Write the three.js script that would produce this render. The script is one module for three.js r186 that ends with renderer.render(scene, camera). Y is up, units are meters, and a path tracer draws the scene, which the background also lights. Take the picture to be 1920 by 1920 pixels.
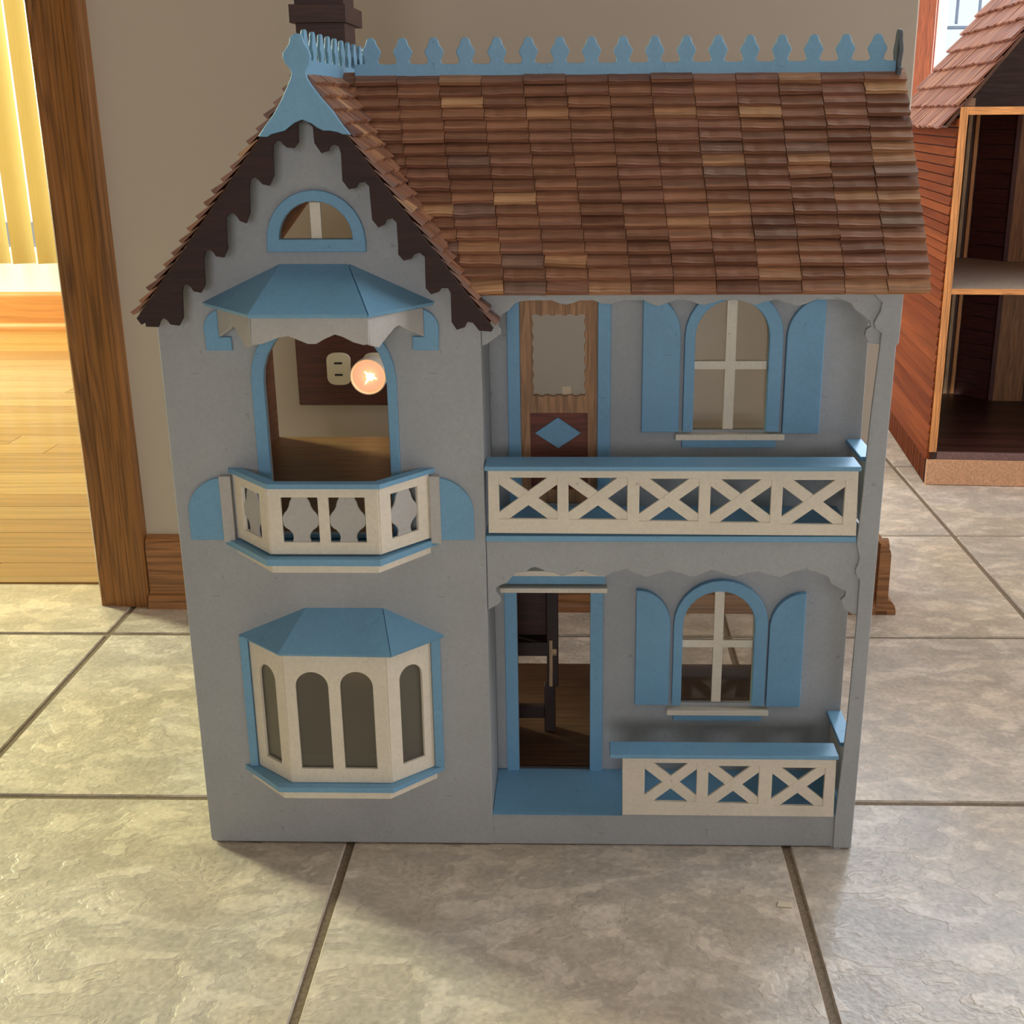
import * as THREE from 'three';
import { mergeGeometries, toCreasedNormals } from 'three/addons/utils/BufferGeometryUtils.js';
import { RoundedBoxGeometry } from 'three/addons/geometries/RoundedBoxGeometry.js';
import { RectAreaLightUniformsLib } from 'three/addons/lights/RectAreaLightUniformsLib.js';

// ------------------------------------------------------------------ camera, sky, daylight, exposure
const scene = new THREE.Scene();
const renderer = new THREE.WebGLRenderer({ antialias: true });
renderer.toneMapping = THREE.LinearToneMapping;
renderer.toneMappingExposure = 1.17;
renderer.shadowMap.enabled = true;
RectAreaLightUniformsLib.init();
const camera = new THREE.PerspectiveCamera(45.02, 1, 0.02, 60);
camera.rotation.order = 'YXZ';
camera.position.set(0.2811, 0.5264, 0.8099);
camera.rotation.set(-0.3189, 0.0281, -0.007);
camera.setViewOffset(1920, 1920, -68.4, -16, 1920, 1920);   // the photograph is cropped off its lens axis
scene.background = new THREE.Color(0.85, 0.93, 1.0);       // bright overcast sky outside the windows
function daylight(name, w, h, color, intensity, at, towards) {
  const l = new THREE.RectAreaLight(color, intensity, w, h);
  l.name = name; l.position.set(...at); l.lookAt(...towards); scene.add(l);
}
daylight('side_window_daylight', 0.54, 1.60, new THREE.Color(0.93, 1, 0.66), 56, [-2.44, 1.25, -1.70], [0, 1.2, -1.70]);
daylight('blinds_window_daylight', 1.30, 1.70, new THREE.Color(1, 0.97, 0.86), 2.3, [-1.50, 1.10, -2.40], [-1.50, 1.10, 0]);
daylight('patio_door_daylight', 1.30, 1.90, new THREE.Color(0.67, 0.83, 1), 36, [1.82, 1.05, -2.42], [1.82, 1.05, 0]);
daylight('added_right_fill', 1.30, 1.30, new THREE.Color(0.97, 0.96, 1), 4.7, [2.64, 1.30, -0.20], [0, 1.3, -0.20]);  // unseen window light, added to brighten the beige wall and right side
daylight('added_rear_fill', 1.20, 0.90, new THREE.Color(0.95, 0.94, 1), 7.4, [0.35, 0.90, 4.44], [0.35, 0.85, 0]);  // unseen window behind the camera, added as fill for the house front

// ------------------------------------------------------------------ helpers
let seed = 20240611;
const rnd = () => { seed = (seed + 0x6d2b79f5) | 0; let t = Math.imul(seed ^ (seed >>> 15), 1 | seed); t = (t + Math.imul(t ^ (t >>> 7), 61 | t)) ^ t; return ((t ^ (t >>> 14)) >>> 0) / 4294967296; };
const rr = (a, b) => a + (b - a) * rnd();
const V = (x, y, z) => new THREE.Vector3(x, y, z);
const mm = (l) => l.map(([x, y]) => [x / 1000, y / 1000]);
const counts = {};
function numbered(name) { const n = counts[name] = (counts[name] ?? -1) + 1; return n ? name + '_' + String(n).padStart(3, '0') : name; }
function tag(o, label, category, group) { o.userData.label = label; if (category) o.userData.category = category; if (group) o.userData.group = group; return o; }
function thing(name, label, category, at = [0, 0, 0], turn = 0, group) {
  const o = new THREE.Group(); o.name = numbered(name); o.position.set(...at); o.rotation.y = turn; scene.add(o); return tag(o, label, category, group);
}
function sub(name, parent) { const g = new THREE.Group(); g.name = name; parent.add(g); return g; }
function part(name, geo, mat, parent) {
  const m = new THREE.Mesh(Array.isArray(geo) ? join(geo) : geo, mat); m.name = name; m.castShadow = m.receiveShadow = true; parent.add(m); return m;
}
function struct(name, geo, mat, label) { const m = part(numbered(name), geo, mat, scene); m.userData.kind = 'structure'; if (label) m.userData.label = label; return m; }
function strip(g) { g = g.index ? g.toNonIndexed() : g; for (const k of Object.keys(g.attributes)) if (!['position', 'normal', 'uv'].includes(k)) g.deleteAttribute(k); g.morphAttributes = {}; return g; }
const join = (l) => (l.length === 1 ? l[0] : mergeGeometries(l.map(strip)));
// texture coordinates in metres from the dominant direction of each face; turn = grain along the other axis
function uvm(g, ou = 0, ov = 0, turn = false) {
  g = g.index ? g.toNonIndexed() : g;
  const p = g.attributes.position, uv = new Float32Array(p.count * 2), a = V(), b = V(), c = V();
  for (let i = 0; i < p.count; i += 3) {
    a.fromBufferAttribute(p, i); b.fromBufferAttribute(p, i + 1); c.fromBufferAttribute(p, i + 2);
    const n = b.clone().sub(a).cross(c.clone().sub(a)), x = Math.abs(n.x), y = Math.abs(n.y), z = Math.abs(n.z);
    [a, b, c].forEach((q, k) => {
      let [u, v] = x > y && x > z ? [q.z, q.y] : y > z ? [q.x, q.z] : [q.x, q.y];
      if (turn) [u, v] = [v, u];
      uv[(i + k) * 2] = u + ou; uv[(i + k) * 2 + 1] = v + ov;
    });
  }
  g.setAttribute('uv', new THREE.BufferAttribute(uv, 2));
  return g;
}
// box by its corners; r > 0 rounds the edges
function bx(x0, x1, y0, y1, z0, z1, r = 0, turn = false) {
  const w = x1 - x0, h = y1 - y0, d = z1 - z0;
  const g = r ? new RoundedBoxGeometry(w, h, d, 1, Math.min(r, w * 0.45, h * 0.45, d * 0.45)) : new THREE.BoxGeometry(w, h, d);
  g.translate((x0 + x1) / 2, (y0 + y1) / 2, (z0 + z1) / 2);
  return uvm(g, 0, 0, turn);
}
function shape(pts, holes = []) {
  const s = pts instanceof THREE.Shape ? pts : new THREE.Shape(pts.map(([x, y]) => new THREE.Vector2(x, y)));
  for (const h of holes) s.holes.push(h instanceof THREE.Path ? h : new THREE.Path(h.map(([x, y]) => new THREE.Vector2(x, y))));
  return s;
}
const rect = (x0, x1, y0, y1) => [[x0, y0], [x1, y0], [x1, y1], [x0, y1]];
// flat board cut to an outline in the xy plane between two depths; b = eased edge
function plate(s, z0, z1, b = 0.0003, seg = 10) {
  s = s instanceof THREE.Shape ? s : shape(s);
  const t = z1 - z0;
  const g = new THREE.ExtrudeGeometry(s, { depth: t - 2 * b, bevelEnabled: b > 0, bevelSize: b, bevelThickness: b, bevelOffset: -b, bevelSegments: 1, curveSegments: seg });
  return g.translate(0, 0, z0 + b);
}
// arch outline: straight sides from the foot to the spring line, half circle above
function arch(x0, x1, y0, spring, n = 14) {
  const c = (x0 + x1) / 2, r = (x1 - x0) / 2, o = [[x0, y0], [x1, y0]];
  for (let i = 0; i <= n; i++) { const a = (Math.PI * i) / n; o.push([c + r * Math.cos(a), spring + r * Math.sin(a)]); }
  return o;
}
// arched band standing on its two feet (open below)
function band(o, i) { const up = (a) => [...a.slice(1), a[0]]; return [...up(o), ...up(i).reverse()]; }
// convex solid over a polygon with given bottom and top heights per corner (plan = [x, z])
function prism(plan, y0, y1) {
  const s = shape(plan.map(([x, z]) => [x, -z]));
  const g = new THREE.ExtrudeGeometry(s, { depth: y1 - y0, bevelEnabled: false });
  g.rotateX(-Math.PI / 2); g.translate(0, y0, 0);
  return uvm(g);
}
// a quad panel with thickness, corners counter-clockwise as seen from outside
function quad(a, b, c, d, t) {
  const n = b.clone().sub(a).cross(d.clone().sub(a)).normalize().multiplyScalar(-t), q = [a, b, c, d], k = q.map((v) => v.clone().add(n));
  const pos = [], tri = (...v) => v.forEach((p) => pos.push(p.x, p.y, p.z)), face = (p0, p1, p2, p3) => { tri(p0, p1, p2); tri(p0, p2, p3); };
  face(a, b, c, d); face(k[3], k[2], k[1], k[0]);
  for (let i = 0; i < 4; i++) { const j = (i + 1) % 4; face(q[j], q[i], k[i], k[j]); }
  const g = new THREE.BufferGeometry(); g.setAttribute('position', new THREE.Float32BufferAttribute(pos, 3)); g.computeVertexNormals();
  return uvm(g);
}
// puts geometry drawn in the xy plane (face towards +z) on a vertical plane from plan point p to plan point q
function onWall(g, p, q) {
  const dx = q[0] - p[0], dz = q[1] - p[1], l = Math.hypot(dx, dz), x = V(dx / l, 0, dz / l), y = V(0, 1, 0), z = x.clone().cross(y);
  return g.applyMatrix4(new THREE.Matrix4().makeBasis(x, y, z).setPosition(p[0], 0, p[1]));
}
const lenOf = (p, q) => Math.hypot(q[0] - p[0], q[1] - p[1]);

// ------------------------------------------------------------------ textures
function hash(x, y, s) { let h = Math.imul(x, 374761393) + Math.imul(y, 668265263) + Math.imul(s, 2147483647 ^ 0x5bd1e995); h = Math.imul(h ^ (h >>> 13), 1274126177); return ((h ^ (h >>> 16)) >>> 0) / 4294967296; }
function vnoise(x, y, px, py, s) {   // periodic value noise, period px, py
  const ix = Math.floor(x), iy = Math.floor(y), fx = x - ix, fy = y - iy, u = fx * fx * (3 - 2 * fx), v = fy * fy * (3 - 2 * fy);
  const m = (a, p) => ((a % p) + p) % p, x0 = m(ix, px), x1 = m(ix + 1, px), y0 = m(iy, py), y1 = m(iy + 1, py);
  const a = hash(x0, y0, s), b = hash(x1, y0, s), c = hash(x0, y1, s), d = hash(x1, y1, s);
  return a + (b - a) * u + (c - a + (a - b - c + d) * u) * v;
}
function fbm(x, y, px, py, s, oct) { let t = 0, a = 0.5, n = 0; for (let i = 0; i < oct; i++) { t += a * vnoise(x, y, px, py, s + i); n += a; x *= 2; y *= 2; px *= 2; py *= 2; a *= 0.5; } return t / n; }
const smooth = (a, b, x) => { const t = Math.min(1, Math.max(0, (x - a) / (b - a))); return t * t * (3 - 2 * t); };
function tex(w, h, fn, srgb, sizeU, sizeV) {
  const d = new Uint8Array(w * h * 4);
  for (let y = 0, i = 0; y < h; y++) for (let x = 0; x < w; x++, i += 4) {
    const c = fn(x / w, y / h); d[i] = c[0] * 255; d[i + 1] = c[1] * 255; d[i + 2] = c[2] * 255; d[i + 3] = 255;
  }
  const t = new THREE.DataTexture(d, w, h); t.wrapS = t.wrapT = THREE.RepeatWrapping; t.magFilter = THREE.LinearFilter; t.minFilter = THREE.LinearMipmapLinearFilter; t.generateMipmaps = true;
  if (srgb) t.colorSpace = THREE.SRGBColorSpace;
  t.repeat.set(1 / sizeU, 1 / sizeV); t.needsUpdate = true; return t;
}
const cl = (x) => Math.min(1, Math.max(0, x));
// slate-look floor tile: cloudy patches with crisp lips, veins and fine grit; height kept for the relief
const slateN = 2048, slateH = new Float32Array(slateN * slateN);
const slateMap = tex(slateN, slateN, (u, v) => {
  const wx = fbm(u * 8, v * 8, 8, 8, 11, 4) - 0.5, wy = fbm(u * 8, v * 8, 8, 8, 31, 4) - 0.5;
  const a = fbm(u * 11 + wx * 2.2, v * 16 + wy * 2.2, 11, 16, 51, 6), b = fbm(u * 30 + wy * 2.8, v * 48 + wx * 2.8, 30, 48, 71, 5), g = fbm(u * 200, v * 200, 200, 200, 91, 3);
  const lip = smooth(0.46, 0.60, a) * 0.35 + smooth(0.54, 0.63, b) * 0.65, vein = (1 - smooth(0, 0.03, Math.abs(b - 0.44))) * smooth(0.42, 0.55, a);
  const t = 0.835 + 0.062 * (lip - 0.35) + 0.12 * (a - 0.5) + 0.15 * (b - 0.5) + 0.15 * (g - 0.5) - 0.045 * vein, warm = fbm(u * 4 + wy, v * 4 + wx, 4, 4, 131, 3) - 0.5;
  slateH[Math.round(v * slateN) * slateN + Math.round(u * slateN)] = cl(0.5 + 0.4 * (lip - 0.4) + 0.3 * (g - 0.5) + 0.5 * (a - 0.5) - 0.15 * vein);
  return [cl(t * (0.98 + 0.06 * warm)), cl(t * 0.932), cl(t * (0.885 - 0.10 * warm))];
}, true, 0.62, 0.62);
const slateBump = tex(slateN, slateN, (u, v) => { const h = slateH[Math.round(v * slateN) * slateN + Math.round(u * slateN)]; return [h, h, h]; }, false, 0.62, 0.62);
// oak: open grain with long cathedral figures; u runs along the grain
const oakFn = (u, v) => {
  const w = fbm(u * 2, v * 6, 2, 6, 5, 3) - 0.5, ring = 0.5 + 0.5 * Math.sin(2 * Math.PI * (v * 9 + w * 5.5));
  const pore = fbm(u * 10, v * 170, 10, 170, 17, 2), fine = fbm(u * 5, v * 60, 5, 60, 23, 3);
  const t = 1 - 0.17 * Math.pow(ring, 2.2) - 0.17 * smooth(0.60, 0.75, pore) - 0.22 * (fine - 0.5);
  return [cl(t * 0.94), cl(t * 0.92), cl(t * 0.88)];
};
const oakMap = tex(512, 512, oakFn, true, 0.55, 0.11);
// straight fine grain: cedar shingles, pine, thin plywood
const fineMap = tex(512, 512, (u, v) => {
  const w = fbm(u * 2, v * 8, 2, 8, 41, 3) - 0.5, a = fbm(u * 3, v * 34 + w * 4, 3, 34, 47, 3), b = fbm(u * 6, v * 130, 6, 130, 61, 2);
  const t = 0.90 + 0.42 * (a - 0.5) + 0.22 * (b - 0.5) + 0.10 * w;
  return [cl(t), cl(t * 0.985), cl(t * 0.965)];
}, true, 0.09, 0.06);
const floorWoodMap = tex(512, 256, (u, v) => {
  const w = fbm(u * 3, v * 4, 3, 4, 141, 3) - 0.5, a = fbm(u * 3, v * 26 + w * 6, 3, 26, 147, 3), b = fbm(u * 8, v * 110, 8, 110, 161, 2);
  const t = 0.90 + 0.24 * (a - 0.5) + 0.12 * (b - 0.5);
  return [cl(t), cl(t * 0.98), cl(t * 0.94)];
}, true, 0.9, 0.22);
const paintMap = tex(512, 512, (u, v) => {
  const a = fbm(u * 5, v * 5, 5, 5, 201, 4) - 0.5, g = fbm(u * 90, v * 90, 90, 90, 211, 2) - 0.5, spot = smooth(0.86, 0.92, fbm(u * 46, v * 46, 46, 46, 223, 2));
  const t = 0.955 + 0.07 * a + 0.05 * g - 0.10 * spot; return [cl(t), cl(t), cl(t)];
}, true, 0.16, 0.16);
const mdfMap = tex(256, 256, (u, v) => { const t = 0.86 + 0.30 * (fbm(u * 60, v * 60, 60, 60, 281, 3) - 0.5); return [cl(t), cl(t), cl(t)]; }, true, 0.08, 0.08);

// ------------------------------------------------------------------ materials
const M = (color, roughness, extra = {}) => new THREE.MeshStandardMaterial({ color, roughness, metalness: 0, ...extra });
const paint = (c, r = 0.62) => M(c, r, { map: paintMap });
const grey = paint('#b2b4b6'), blue = paint('#7cafd1', 0.45), cream = paint('#f5e9d5', 0.55), greyLight = paint('#c6c1bc');
const barge = M('#3a211d', 0.7, { map: fineMap });
const ply = M('#74472b', 0.7, { map: fineMap }), plyFloor = M('#64422b', 0.5, { map: fineMap }), upperFloor = M('#946a3f', 0.45, { map: fineMap }), attic = M('#a86a32', 0.7, { map: fineMap });
const doorWood = M('#bd8e66', 0.6, { map: fineMap }), doorDark = M('#80402b', 0.55, { map: fineMap });
const darkWood = M('#35201b', 0.55, { map: fineMap }), chimneyWood = M('#4b302a', 0.6, { map: fineMap }), bareWood = M('#d8b78e', 0.6, { map: fineMap });
const cedar = ['#966850', '#ab785c', '#a3735e', '#bf8d68', '#8a5d47', '#967464', '#d2a278', '#7c5142'].map((c) => M(c, 0.36, { map: fineMap }));
const acetate = new THREE.MeshPhysicalMaterial({ color: '#f4f1ea', roughness: 0.08, transmission: 1, thickness: 0, ior: 1.46 });
const frosted = new THREE.MeshPhysicalMaterial({ color: '#d5d0c4', roughness: 0.22, transmission: 0.9, thickness: 0, ior: 1.5 });
const glass = new THREE.MeshPhysicalMaterial({ color: '#ffffff', roughness: 0, transmission: 1, thickness: 0, ior: 1.5 });
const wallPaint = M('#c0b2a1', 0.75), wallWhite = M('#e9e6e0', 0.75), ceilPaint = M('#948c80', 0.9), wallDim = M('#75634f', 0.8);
const slate = M('#ffffff', 0.42, { map: slateMap, bumpMap: slateBump, bumpScale: 0.0010 }), grout = M('#94806a', 0.9, { map: mdfMap });
const oak = M('#a26c38', 0.42, { map: oakMap }), oakRed = M('#b07a4c', 0.4, { map: oakMap });
const oakFloor = ['#a27a45', '#aa8450', '#9b723f', '#ae8a56'].map((c) => M(c, 0.22, { map: floorWoodMap }));
const blindCloth = new THREE.MeshPhysicalMaterial({ color: '#dccb94', roughness: 0.85, transmission: 0.45, thickness: 0 });
const plateWood = M('#5e2c1d', 0.4, { map: fineMap }), ivory = M('#e8dcc0', 0.35), slotBlack = M('#0c0a09', 0.6), steel = M('#9a9a98', 0.35, { metalness: 0.9 });

// ------------------------------------------------------------------ floor: grout bed with tiles
const T = 0.33, GX = -0.2243, GZ = -0.0649, WOODZ = -0.553;
const floor = struct('floor', bx(-2.5, 2.7, -0.10, -0.0016, -2.44, 4.5), grout, 'beige stone-look tile floor with dark grout');
function tileGeo(x0, x1, z0, z1, ou, ov) {
  const j = 0.0028, c = 0.0012; x0 += j; x1 -= j; z0 += j; z1 -= j;
  const b = -0.002, P = [[x0, b, z0], [x1, b, z0], [x1, b, z1], [x0, b, z1], [x0 + c, 0, z0 + c], [x1 - c, 0, z0 + c], [x1 - c, 0, z1 - c], [x0 + c, 0, z1 - c]].map((p) => V(...p));
  const pos = [], f = (...k) => { for (const i of [k[0], k[1], k[2], k[0], k[2], k[3]]) pos.push(P[i].x, P[i].y, P[i].z); };
  f(7, 6, 5, 4); f(0, 4, 5, 1); f(1, 5, 6, 2); f(2, 6, 7, 3); f(3, 7, 4, 0);
  const g = new THREE.BufferGeometry(); g.setAttribute('position', new THREE.Float32BufferAttribute(pos, 3)); g.computeVertexNormals();
  return uvm(g, ou, ov);
}
const tileTones = ['#f4efe6', '#fbf6ee', '#efe9df', '#f8f2e8'].map((c) => { const m = slate.clone(); m.color.set(c); return m; });
const rest = [];
for (let i = -9; i < 9; i++) for (let j = -14; j < 8; j++) {
  let x0 = GX + i * T, x1 = x0 + T, z1 = GZ - j * T, z0 = z1 - T;
  x0 = Math.max(x0, -2.5); x1 = Math.min(x1, 2.7); z0 = Math.max(z0, -2.34); z1 = Math.min(z1, 4.5);
  if (x1 - x0 < 0.03 || z1 - z0 < 0.03) continue;
  if (x0 < -0.01 && z0 < WOODZ) { z0 = WOODZ; if (z1 - z0 < 0.03) continue; }
  if (i === 0 && z1 < WOODZ) continue;
  const g = tileGeo(x0, x1, z0, z1, rr(0, 3), rr(0, 3));
  if (x0 > -1.6 && x1 < 1.9 && z1 < 0.61 && z0 > -2.0) part('tile', g, tileTones[Math.floor(rnd() * 4)], floor); else rest.push(g);
}
part('outlying_tiles', rest, slate, floor).userData.kind = 'stuff';
// wooden strip floor of the next room
const woodFloor = struct('wood_floor', bx(-2.5, 0.1, -0.0015, -0.0012, -2.34, WOODZ), M('#6d4a24', 0.7), 'yellow oak strip floor of the sunny next room');
for (let r = 0; r < 31; r++) {
  const z1 = WOODZ - r * 0.0575, z0 = Math.max(z1 - 0.0570, -2.339); if (z1 - z0 < 0.01) break;
  let x = -2.5 + rr(0, 0.6) - 0.6;
  while (x < 0.1) { const e = Math.min(0.1, x + rr(0.55, 1.1)), s = Math.max(-2.5, x); if (e - s > 0.02) part('plank', uvm(new RoundedBoxGeometry(e - s - 0.0006, 0.0024, z1 - z0, 1, 0.0006).translate((s + e) / 2, 0, (z0 + z1) / 2), rr(0, 2), rr(0, 2)), oakFloor[Math.floor(rnd() * 4)], woodFloor); x = e; }
}
struct('threshold', bx(-2.3, -0.26, -0.0012, 0.0022, WOODZ - 0.006, WOODZ + 0.012, 0.001), oakFloor[1], 'thin wooden threshold strip between tile and wood floor').visible = true;

// ------------------------------------------------------------------ walls, ceiling, windows
function wallWithHoles(name, x0, x1, holes, z0, z1, mat, label) { return struct(name, plate(shape(rect(x0, x1, 0, 2.44), holes.map((h) => rect(...h))), z0, z1, 0), mat, label); }
struct('ceiling', bx(-2.62, 2.82, 2.44, 2.54, -2.46, 4.62), ceilPaint);
wallWithHoles('wall_far', -2.62, 2.82, [[-2.20, -0.82, 0.20, 2.02], [1.14, 2.50, 0.06, 2.05]], -2.46, -2.34, wallWhite, 'white far wall with the blinds window and the glazed door');
struct("wall_left", onWall(plate(shape(rect(0, 6.84, 0, 2.44), [rect(5.92, 6.48, 0.44, 2.06)]), -0.12, 0, 0), [-2.5, 4.5], [-2.5, -2.34]), wallDim);
struct('wall_right', onWall(plate(shape(rect(0, 6.84, 0, 2.44), [rect(1.49, 2.79, 0.65, 1.95)]), -0.12, 0, 0), [2.7, -2.34], [2.7, 4.5]), wallDim);
struct('window_5', bx(2.755, 2.758, 0.65, 1.95, -0.85, 0.45), glass);  // unseen pane added to go with the right fill light
wallWithHoles('wall_front', -2.62, 2.82, [[-0.25, 0.95, 0.45, 1.35]], 4.5, 4.62, wallDim);
struct('added_wall_middle', bx(0.14, 0.25, 0, 2.44, -2.34, -0.605), wallPaint);  // unseen partition added to keep the light of both rooms apart
const WT = -0.0107;   // the short wall stands a little askew to the tile grid
function onShortWall(o) { o.rotation.y = WT; o.position.set(0, 0, -0.4835); return o; }
onShortWall(struct('wall_back', bx(-0.250, 0.604, 0, 2.44, -0.115, 0, 0.002), wallPaint, 'short beige wall behind the blue-trimmed dollhouse'));
struct('wall_header', bx(-2.3, -0.25, 2.06, 2.44, -0.60, -0.4835), wallPaint);
struct('wall_side', bx(-2.5, -2.3, 0, 2.44, -0.60, -0.4835), wallPaint);
for (const [n, m] of [['glass_1', [-2.20, -0.82, 0.20, 2.02, -2.44, -2.437]], ['glass_2', [1.14, 2.50, 0.06, 2.05, -2.45, -2.447]], ['glass_3', [-0.25, 0.95, 0.45, 1.35, 4.55, 4.553]]]) struct(n.replace('glass', 'window'), bx(...m), glass);  // the third pane is unseen, added for the rear fill light
struct('window_4', bx(-2.56, -2.557, 0.44, 2.06, -1.98, -1.42), glass);

// oak casing and baseboards of the short wall
const casingProfile = mm([[0, 0], [0, 11], [2, 13], [7, 13.5], [9, 12.2], [16, 12], [18, 13.6], [27, 14.2], [36, 15.2], [44, 16.6], [50, 17.4], [55, 17], [57, 15.4], [57, 0]]);
const casing = toCreasedNormals(new THREE.ExtrudeGeometry(shape(casingProfile), { depth: 2.06, bevelEnabled: false }).applyMatrix4(new THREE.Matrix4().makeBasis(V(1, 0, 0), V(0, 0, 1), V(0, -1, 0)).setPosition(0, 2.06, 0)), 0.5);
const trim1 = onShortWall(struct('trim_1', [uvm(casing.clone().translate(-0.262, 0, 0), 0.13, 0.02, true), bx(-0.262, -0.2502, 0, 2.06, -0.125, 0.0, 0, true)], oak, 'fluted oak door casing at the left end of the beige wall'));
const boardProfile = mm([[0, 0], [22, 0], [22, 5], [20.5, 10.5], [17, 15], [12.5, 18], [12.2, 70], [11, 75], [8, 79], [4, 81.5], [0, 82]]);
function baseboard(len) { const g = new THREE.ExtrudeGeometry(shape(boardProfile), { depth: len, bevelEnabled: false }); return g; }
{ // along the face: the profile runs out in +z, the length along x, and it returns round the right-hand end
  const g = baseboard(0.604 + 0.0125 + 0.204); g.applyMatrix4(new THREE.Matrix4().makeBasis(V(0, 0, 1), V(0, 1, 0), V(-1, 0, 0)).setPosition(0.604 + 0.0125, 0, 0));
  const e = baseboard(0.137); e.applyMatrix4(new THREE.Matrix4().makeBasis(V(1, 0, 0), V(0, 1, 0), V(0, 0, 1)).setPosition(0.604, 0, -0.115));
  onShortWall(struct('baseboard_back', [uvm(toCreasedNormals(g, 0.6), 0.3, 0.01), uvm(toCreasedNormals(e, 0.6), 0.1, 0.04)], oakRed, 'oak baseboard with shoe moulding along the beige wall'));
}
{ const g = baseboard(3.3); g.scale(1, 1.22, 1); g.applyMatrix4(new THREE.Matrix4().makeBasis(V(0, 0, 1), V(0, 1, 0), V(-1, 0, 0)).setPosition(0.14, 0, -2.34)); struct('baseboard_far', uvm(toCreasedNormals(g, 0.6), 0.2, 0.03), M('#c98650', 0.35, { map: floorWoodMap }), 'orange oak baseboard below the vertical blinds'); }
// stained frame and glazed door at the far right, deck railing outside
const frameWood = M('#a85a38', 0.5, { map: fineMap });
struct('trim_2', [bx(1.050, 1.108, 0, 2.12, -2.34, -2.322, 0.003, true), bx(1.108, 1.114, 0, 2.12, -2.34, -2.334, 0, true), bx(2.50, 2.56, 0, 2.12, -2.34, -2.322, 0.003, true), bx(1.05, 2.56, 2.06, 2.12, -2.34, -2.321, 0.003)], frameWood, 'red-brown wooden frame of the glazed door at the end of the short wall');
const door1 = struct('door_1', [bx(1.114, 1.138, 0.01, 2.05, -2.42, -2.345, 0.003, true), bx(2.47, 2.50, 0.01, 2.05, -2.42, -2.345, 0.003, true), bx(1.138, 2.47, 0.01, 0.12, -2.42, -2.345, 0.003), bx(1.138, 2.47, 1.97, 2.05, -2.42, -2.345, 0.003)], frameWood, 'glazed patio door in its red-brown frame');
const deck = thing('deck_railing', 'white deck railing with thin upright bars seen through the glazed door', 'railing', [0, 0, -2.95]);
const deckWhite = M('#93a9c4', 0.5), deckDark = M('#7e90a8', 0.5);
part('bottom_rail', bx(0.9, 2.9, 0.742, 0.749, -0.02, 0.02, 0.002), deckDark, deck);
part('top_rail', bx(0.9, 2.9, 1.55, 1.60, -0.035, 0.035, 0.005), deckWhite, deck);
part('board', bx(0.9, 2.9, 0.10, 0.66, -0.02, 0.02, 0.003), deckWhite, deck);
for (const x of [0.92, 2.88]) part('post', bx(x - 0.045, x + 0.045, 0, 1.62, -0.045, 0.045, 0.005), deckWhite, deck);
for (let x = 1.02; x < 2.85; x += 0.062) part('baluster', bx(x - 0.0035, x + 0.0035, 0.755, 1.55, -0.0035, 0.0035, 0.001), deckDark, deck);
struct('deck', bx(-3.6, 3.4, -0.12, -0.02, -6.0, -2.46), M('#8d8f90', 0.8), 'grey deck outside the glazed door');

// vertical blinds at the far left
const blinds = thing('vertical_blinds', 'pale yellow vertical blinds glowing at the window of the left room', 'blinds', [0, 0, -2.275]);
part('head_rail', bx(-2.26, -0.72, 2.04, 2.075, -0.03, 0.02, 0.003), wallWhite, blinds);
for (let k = 0; k < 24; k++) {
  const x = -2.2424 + k * 0.0632, pts = [];
  for (let i = 0; i <= 6; i++) { const t = i / 6 - 0.5; pts.push([t * 0.0535, 0.004 * (1 - 4 * t * t)]); }
  for (let i = 6; i >= 0; i--) { const t = i / 6 - 0.5; pts.push([t * 0.0535, 0.004 * (1 - 4 * t * t) - 0.0007]); }
  const g = new THREE.ExtrudeGeometry(shape(pts), { depth: 1.86, bevelEnabled: false }); g.rotateX(-Math.PI / 2); g.rotateY(0.36); g.translate(x, 0.178, 0);
  part('slat', g, blindCloth, blinds);
}

// ------------------------------------------------------------------ outlet and night light on the short wall
const outlet = thing('wall_outlet', 'ivory double outlet on a dark wooden cover plate seen through the tower window', 'outlet', [0.0, 0, -0.4835], WT);
part('cover_plate', new RoundedBoxGeometry(0.134, 0.098, 0.007, 2, 0.002).translate(0.046, 0.2795, 0.0035), plateWood, outlet); uvm(outlet.children[0].geometry);
outlet.children[0].geometry = uvm(outlet.children[0].geometry);
for (const x of [0.0245, 0.0635]) {
  const s = new THREE.Shape(), hw = 0.0128, hh = 0.0172, c = 0.0085;
  s.moveTo(x - hw, 0.2705 - hh + c); s.quadraticCurveTo(x - hw, 0.2705 - hh, x - hw + c * 1.3, 0.2705 - hh); s.lineTo(x + hw - c * 1.3, 0.2705 - hh); s.quadraticCurveTo(x + hw, 0.2705 - hh, x + hw, 0.2705 - hh + c);
  s.lineTo(x + hw, 0.2705 + hh - c); s.quadraticCurveTo(x + hw, 0.2705 + hh, x + hw - c * 1.3, 0.2705 + hh); s.lineTo(x - hw + c * 1.3, 0.2705 + hh); s.quadraticCurveTo(x - hw, 0.2705 + hh, x - hw, 0.2705 + hh - c);
  const r = part('receptacle', plate(s, 0.006, 0.0095, 0.0006), ivory, outlet);
  for (const dy of [-0.0062, 0.0062]) part('slot', bx(x - 0.0045, x + 0.0040, 0.2705 + dy - 0.001, 0.2705 + dy + 0.001, 0.0090, 0.0098), slotBlack, r);
}
part('screw', new THREE.CylinderGeometry(0.0028, 0.0028, 0.0012, 16).rotateX(Math.PI / 2).translate(0.044, 0.2705, 0.0075), steel, outlet);
const lampAt = [0.0605, 0.2680, -0.4835 + 0.0098];
const night = thing('night_light', 'small round plug-in night light glowing orange at the outlet', 'night light', lampAt, WT);
const lz = 0.030;
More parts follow.
